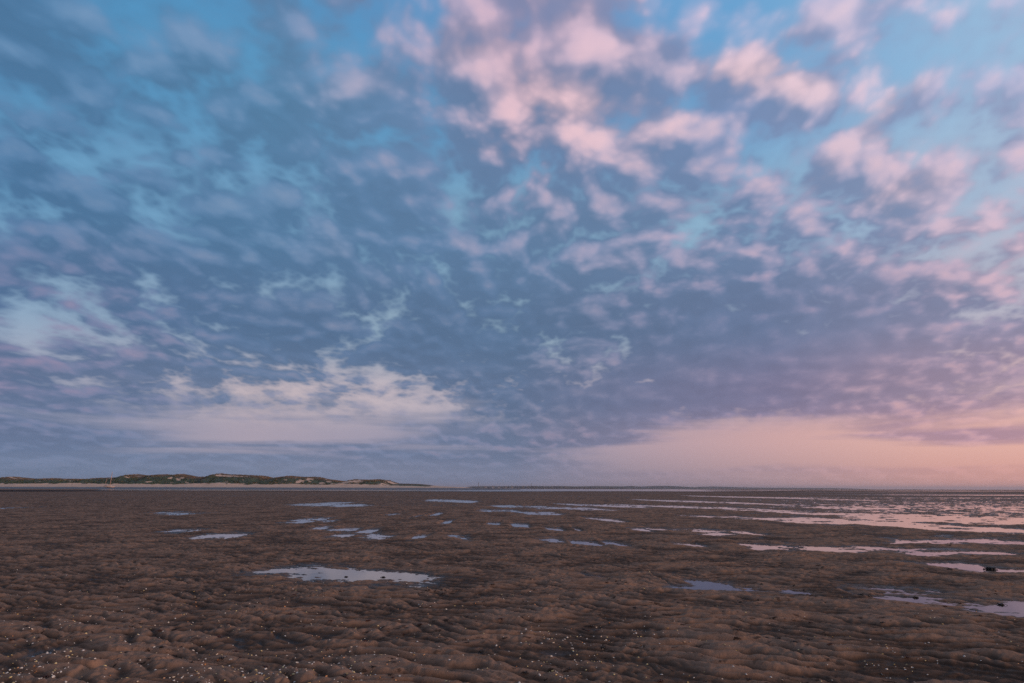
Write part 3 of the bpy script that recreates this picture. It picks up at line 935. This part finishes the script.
tower(478.6, 481.8, 5900, 3.2, 'slender dark tower nearer the tip of the sand spit')
tower(531.3, 482.4, 5950, 3.0, 'slender tower rising from the thickest part of the far woods, farther right')
tower(516.0, 484.2, 5950, 2.4, 'short thin tower between the two taller ones')

# ---- buildings of the far town
bw = flat_mat('render_wall', (0.20, 0.19, 0.18), (0.30, 0.28, 0.26), .9, .03)
br = flat_mat('slate_roof', (0.05, 0.05, 0.06), (0.08, 0.07, 0.07), .9, .03)
WHERE = [(486, 16, 15), (493, 20, 18), (499, 16, 16), (506, 14, 14), (512, 20, 18), (519, 16, 16), (536, 20, 19), (543, 16, 17), (554, 18, 17), (562, 14, 14), (571, 18, 14)]
for k, (px, w, hh) in enumerate(WHERE):
    d = px_dir(px, 486); Yd = 5600 + 12 * k
    root = bpy.data.objects.new('building', None); link(root)
    root.location = (d[0] / d[1] * Yd, Yd, 3)
    nth = ['leftmost', 'second from left', 'third from left', 'fourth from left', 'fifth from left', 'middle one', 'fifth from right', 'fourth from right', 'third from right', 'second from right', 'rightmost'][k]
    tag(root, 'small hazy roofed building on the far shore, ' + nth + ' of the row', 'building', 'buildings on the far shore')
    bm = bmesh.new(); add_box(bm, (0, 0, hh * .38), (w, 14, hh * .76)); bm_obj('wall', bm, bw, root)
    bm = bmesh.new()
    z0, z1 = hh * .762, hh; y = 7.6; x = w / 2 + .6
    v = [bm.verts.new(p) for p in ((-x, -y, z0), (x, -y, z0), (x, y, z0), (-x, y, z0), (-x * .9, 0, z1), (x * .9, 0, z1))]
    for f in ((0, 1, 5, 4), (2, 3, 4, 5), (0, 4, 3), (1, 2, 5), (3, 2, 1, 0)): bm.faces.new([v[i] for i in f])
    bm_obj('roof', bm, br, root)

# ---- shells
ZW = 0.0


def ground_z(x, y):
    return flat_height(np.atleast_1d(x).astype(float), np.atleast_1d(y).astype(float))


def shell_bm(sz, seed):
    """one valve of a cockle: ribbed dome with a hinge"""
    r_ = random.Random(seed)
    bm = bmesh.new(); n, m = 12, 4
    top = bm.verts.new((0, -.15 * sz, .42 * sz)); rows = []
    for j in range(1, m + 1):
        f = j / m; row = []
        for i in range(n):
            a = i / n * 6.28318
            rib = 1 + .05 * math.cos(i * math.pi)
            x = math.cos(a) * f * .62 * sz * rib
            y = math.sin(a) * f * .5 * sz * rib - .15 * sz * (1 - f)
            row.append(bm.verts.new((x, y, .42 * sz * (1 - f ** 2.2))))
        rows.append(row)
    for i in range(n):
        bm.faces.new((top, rows[0][i], rows[0][(i + 1) % n]))
        for j in range(m - 1):
            bm.faces.new((rows[j][i], rows[j + 1][i], rows[j + 1][(i + 1) % n], rows[j][(i + 1) % n]))
    return bm


KINDS = [('white', (0.72, 0.68, 0.60), (0.85, 0.80, 0.74), 'tiny white shell lying on the rippled wet sand', 'white shells scattered on the sand'),
         ('yellow', (0.66, 0.50, 0.22), (0.80, 0.66, 0.34), 'tiny yellow shell lying on the rippled wet sand', 'yellow shells scattered on the sand'),
         ('orange', (0.62, 0.30, 0.12), (0.72, 0.40, 0.20), 'tiny orange shell lying on the rippled wet sand', 'orange shells scattered on the sand')]
# candidate places: thick in the near left, thinner to the right and with distance, in clusters
cx_ = rng.uniform(-10, 1100, 26000); cy_ = 555 + 135 * rng.random(26000) ** 0.85
gx_ = []
for x, y in zip(cx_, cy_): gx_.append(px_ground(x, y, 0.04))
gx_ = np.array(gx_)
cl_ = fbm(gx_[:, 0] / 0.9, gx_[:, 1] / 1.6, 3, 101)
side_ = 1.0 - 0.60 * sstep(250, 800, cx_)
dens = (0.16 + 0.75 * sstep(0.0, 0.5, cl_)) * side_ * (0.10 + 0.90 * sstep(560, 625, cy_)) * (1 - 0.7 * (cx_ > 560) * (cy_ < 600))
ok = rng.random(26000) < dens * 0.40
gx_ = gx_[ok]; cx_ = cx_[ok]; cy_ = cy_[ok]
gz_ = ground_z(gx_[:, 0], gx_[:, 1])
ok = gz_ > 0.003
gx_ = gx_[ok]; gz_ = gz_[ok]
sz_ = 0.009 + 0.011 * rng.random(len(gz_)) ** 2.2
app = sz_ / np.hypot(gx_[:, 0], gx_[:, 1])
order = np.argsort(-app)[:2600]

kind_ = rng.choice(3, len(gz_), p=[.62, .28, .10])
protos = []
for k, (nm, c1, c2, lab, grp) in enumerate(KINDS):
    mt_ = flat_mat(nm + '_shell', c1, c2, .4, 60)
    o = bm_obj('shell', shell_bm(1.0, k), mt_, None, True)
    tag(o, lab, 'shell', grp)
    protos.append([o, mt_, False])
stuffV, stuffF, stuffM = [], [], []
for rank, i in enumerate(order):
    k = int(kind_[i]); x, y = gx_[i]; z = gz_[i]; s = sz_[i] * 1.1
    rot = (rng.uniform(-.35, .35), rng.uniform(-.35, .35), rng.uniform(0, 6.28))
    if rng.random() < .3: rot = (rot[0] + math.pi * .9, rot[1], rot[2])
    zz = z + (s * .3 if abs(rot[0]) > 1 else -s * .02)
    if rank < 285:
        p = protos[k]
        o = p[0] if not p[2] else p[0].copy()
        if p[2]: scene.collection.objects.link(o)
        p[2] = True
        o.location = (x, y, zz); o.rotation_euler = rot; o.scale = (s * rng.uniform(.85, 1.25), s, s)
    else:
        me = protos[k][0].data
        from mathutils import Euler
        M = Matrix.Translation((x, y, zz)) @ Euler(rot).to_matrix().to_4x4() @ Matrix.Scale(s, 4)
        b0 = len(stuffV)
        stuffV += [tuple(M @ v.co) for v in me.vertices]
        for f in me.polygons:
            vs = [v + b0 for v in f.vertices]
            if len(vs) == 3: stuffF.append(vs + [vs[2]]) 
            else: stuffF.append(vs)
            stuffM.append(k)
me = bpy.data.meshes.new('shell_scatter')
me.from_pydata(stuffV, [], [f[:3] if f[2] == f[3] else f for f in stuffF])
for p in protos: me.materials.append(p[1])
me.polygons.foreach_set('material_index', np.array(stuffM, dtype=np.int32)); me.update()
tag(obj('shell_scatter', me), 'fine scatter of shell fragments over the wet sand', 'shell fragments', kind='stuff')

# ---- seaweed
weed_m = flat_mat('dark_seaweed', (0.018, 0.014, 0.010), (0.040, 0.024, 0.014), .35, 30)
red_m = flat_mat('red_brown_seaweed', (0.055, 0.020, 0.012), (0.10, 0.035, 0.018), .4, 30)


def weed_bm(w, hgt, blades, seed):
    """a clump of crumpled ribbon fronds"""
    r_ = random.Random(seed); bm = bmesh.new()
    for k in range(blades):
        a = r_.uniform(0, 6.28); l = w * r_.uniform(.35, .6)
        bx, by = r_.uniform(-.25, .25) * w, r_.uniform(-.25, .25) * w
        wd = w * r_.uniform(.05, .10); prev = None; hk = hgt * r_.uniform(.4, 1.0)
        for j in range(6):
            t = j / 5; aa_ = a + t * r_.uniform(-.7, .7)
            x = bx + math.cos(aa_) * l * t; y = by + math.sin(aa_) * l * t
            z = hk * math.sin(min(1, t * 1.15) * math.pi) + .004
            nx, ny = -math.sin(aa_) * wd * (1 - t * .5), math.cos(aa_) * wd * (1 - t * .5)
            cur = [bm.verts.new((x + nx, y + ny, z + r_.uniform(-.1, .1) * hgt)), bm.verts.new((x - nx, y - ny, z + r_.uniform(-.1, .1) * hgt)),
                   bm.verts.new((x, y, z + .22 * hgt))]
            if prev:
                bm.faces.new((prev[0], cur[0], cur[2], prev[2])); bm.faces.new((prev[2], cur[2], cur[1], prev[1])); bm.faces.new((prev[1], cur[1], cur[0], prev[0]))
            prev = cur
    return bm


CL = [(990, 569.5, .30, 'dark seaweed clump standing in the pink pool near the right edge, biggest of the clumps'),
      (1001, 605, .13, 'dark seaweed clump in the nearest right-hand pool, close to the frame edge'),
      (916, 598, .12, 'dark seaweed clump at the middle of the nearest right-hand pool'),
      (862, 595.5, .14, 'left one of two dark seaweed clumps left of the nearest right-hand pool'),
      (868, 597, .12, 'right one of two dark seaweed clumps left of the nearest right-hand pool'),
      (950, 571, .13, 'small dark seaweed clump on the near shore of the pink pool'),
      (346, 577, .09, 'dark seaweed clump in the middle of the pale pool on the left'),
      (383, 577.5, .11, 'dark seaweed clump in the right half of the pale pool on the left'),
      (512, 540, .22, 'dark seaweed clump on bare sand between the small middle pools'),
      (1009, 596.5, .12, 'small dark seaweed clump beyond the nearest right-hand pool')]
for k, (px, py, w, lab) in enumerate(CL):
    x, y = px_ground(px, py)
    o = bm_obj('seaweed_clump', weed_bm(w * .62, w * .16, 26, k), weed_m, None, True)
    o.location = (x, y, max(0.0, float(ground_z(x, y)[0])) - .004)
    tag(o, lab, 'seaweed')
sc_p = [bm_obj('seaweed_scrap', weed_bm(1.0, .20, 9, 50 + k), m_, None, True) for k, m_ in enumerate((weed_m, red_m))]
labs = [('small dark scrap of seaweed stranded on the rippled sand', 'dark seaweed scraps on the sand'), ('small red-brown scrap of seaweed stranded on the rippled sand', 'red-brown seaweed scraps on the sand')]
for o, (l_, g_) in zip(sc_p, labs): tag(o, l_, 'seaweed', g_)
used = [False, False]; n_ = 0
while n_ < 230:
    px, py = rng.uniform(-10, 1034), 565 + 125 * rng.random()
    x, y = px_ground(px, py, .04)
    if perlin(np.array([x / 1.1]), np.array([y / 1.1]), 111)[0] < 0.0 and rng.random() < .7: continue
    z = float(ground_z(x, y)[0])
    if z < .002: continue
    k = int(rng.random() < .45); o = sc_p[k]
    if used[k]:
        o = o.copy(); scene.collection.objects.link(o)
    used[k] = True
    s = rng.uniform(.02, .065)
    o.location = (x, y, z); o.rotation_euler = (0, 0, rng.uniform(0, 6.28)); o.scale = (s * 1.3, s, s)
    n_ += 1
#--HAZE--

# ------------------------------------------------------------------ air
bm = bmesh.new(); add_box(bm, (0, 0, 33), (50000, 50000, 70))
hz = bpy.data.materials.new('air'); hz.use_nodes = True; hz.node_tree.nodes.clear()
hh_ = G(hz.node_tree)
vol = hh_.n('ShaderNodeVolumePrincipled'); oo = hh_.n('ShaderNodeOutputMaterial')
hz.node_tree.links.new(vol.outputs[0], oo.inputs['Volume'])
vol.inputs['Color'].default_value = (0.88, 0.88, 0.97, 1)
vol.inputs['Density'].default_value = 7e-5
vol.inputs['Anisotropy'].default_value = 0.2
tag(bm_obj('haze', bm, hz), 'thin blue air between the viewer and the far shore', 'haze', kind='stuff')
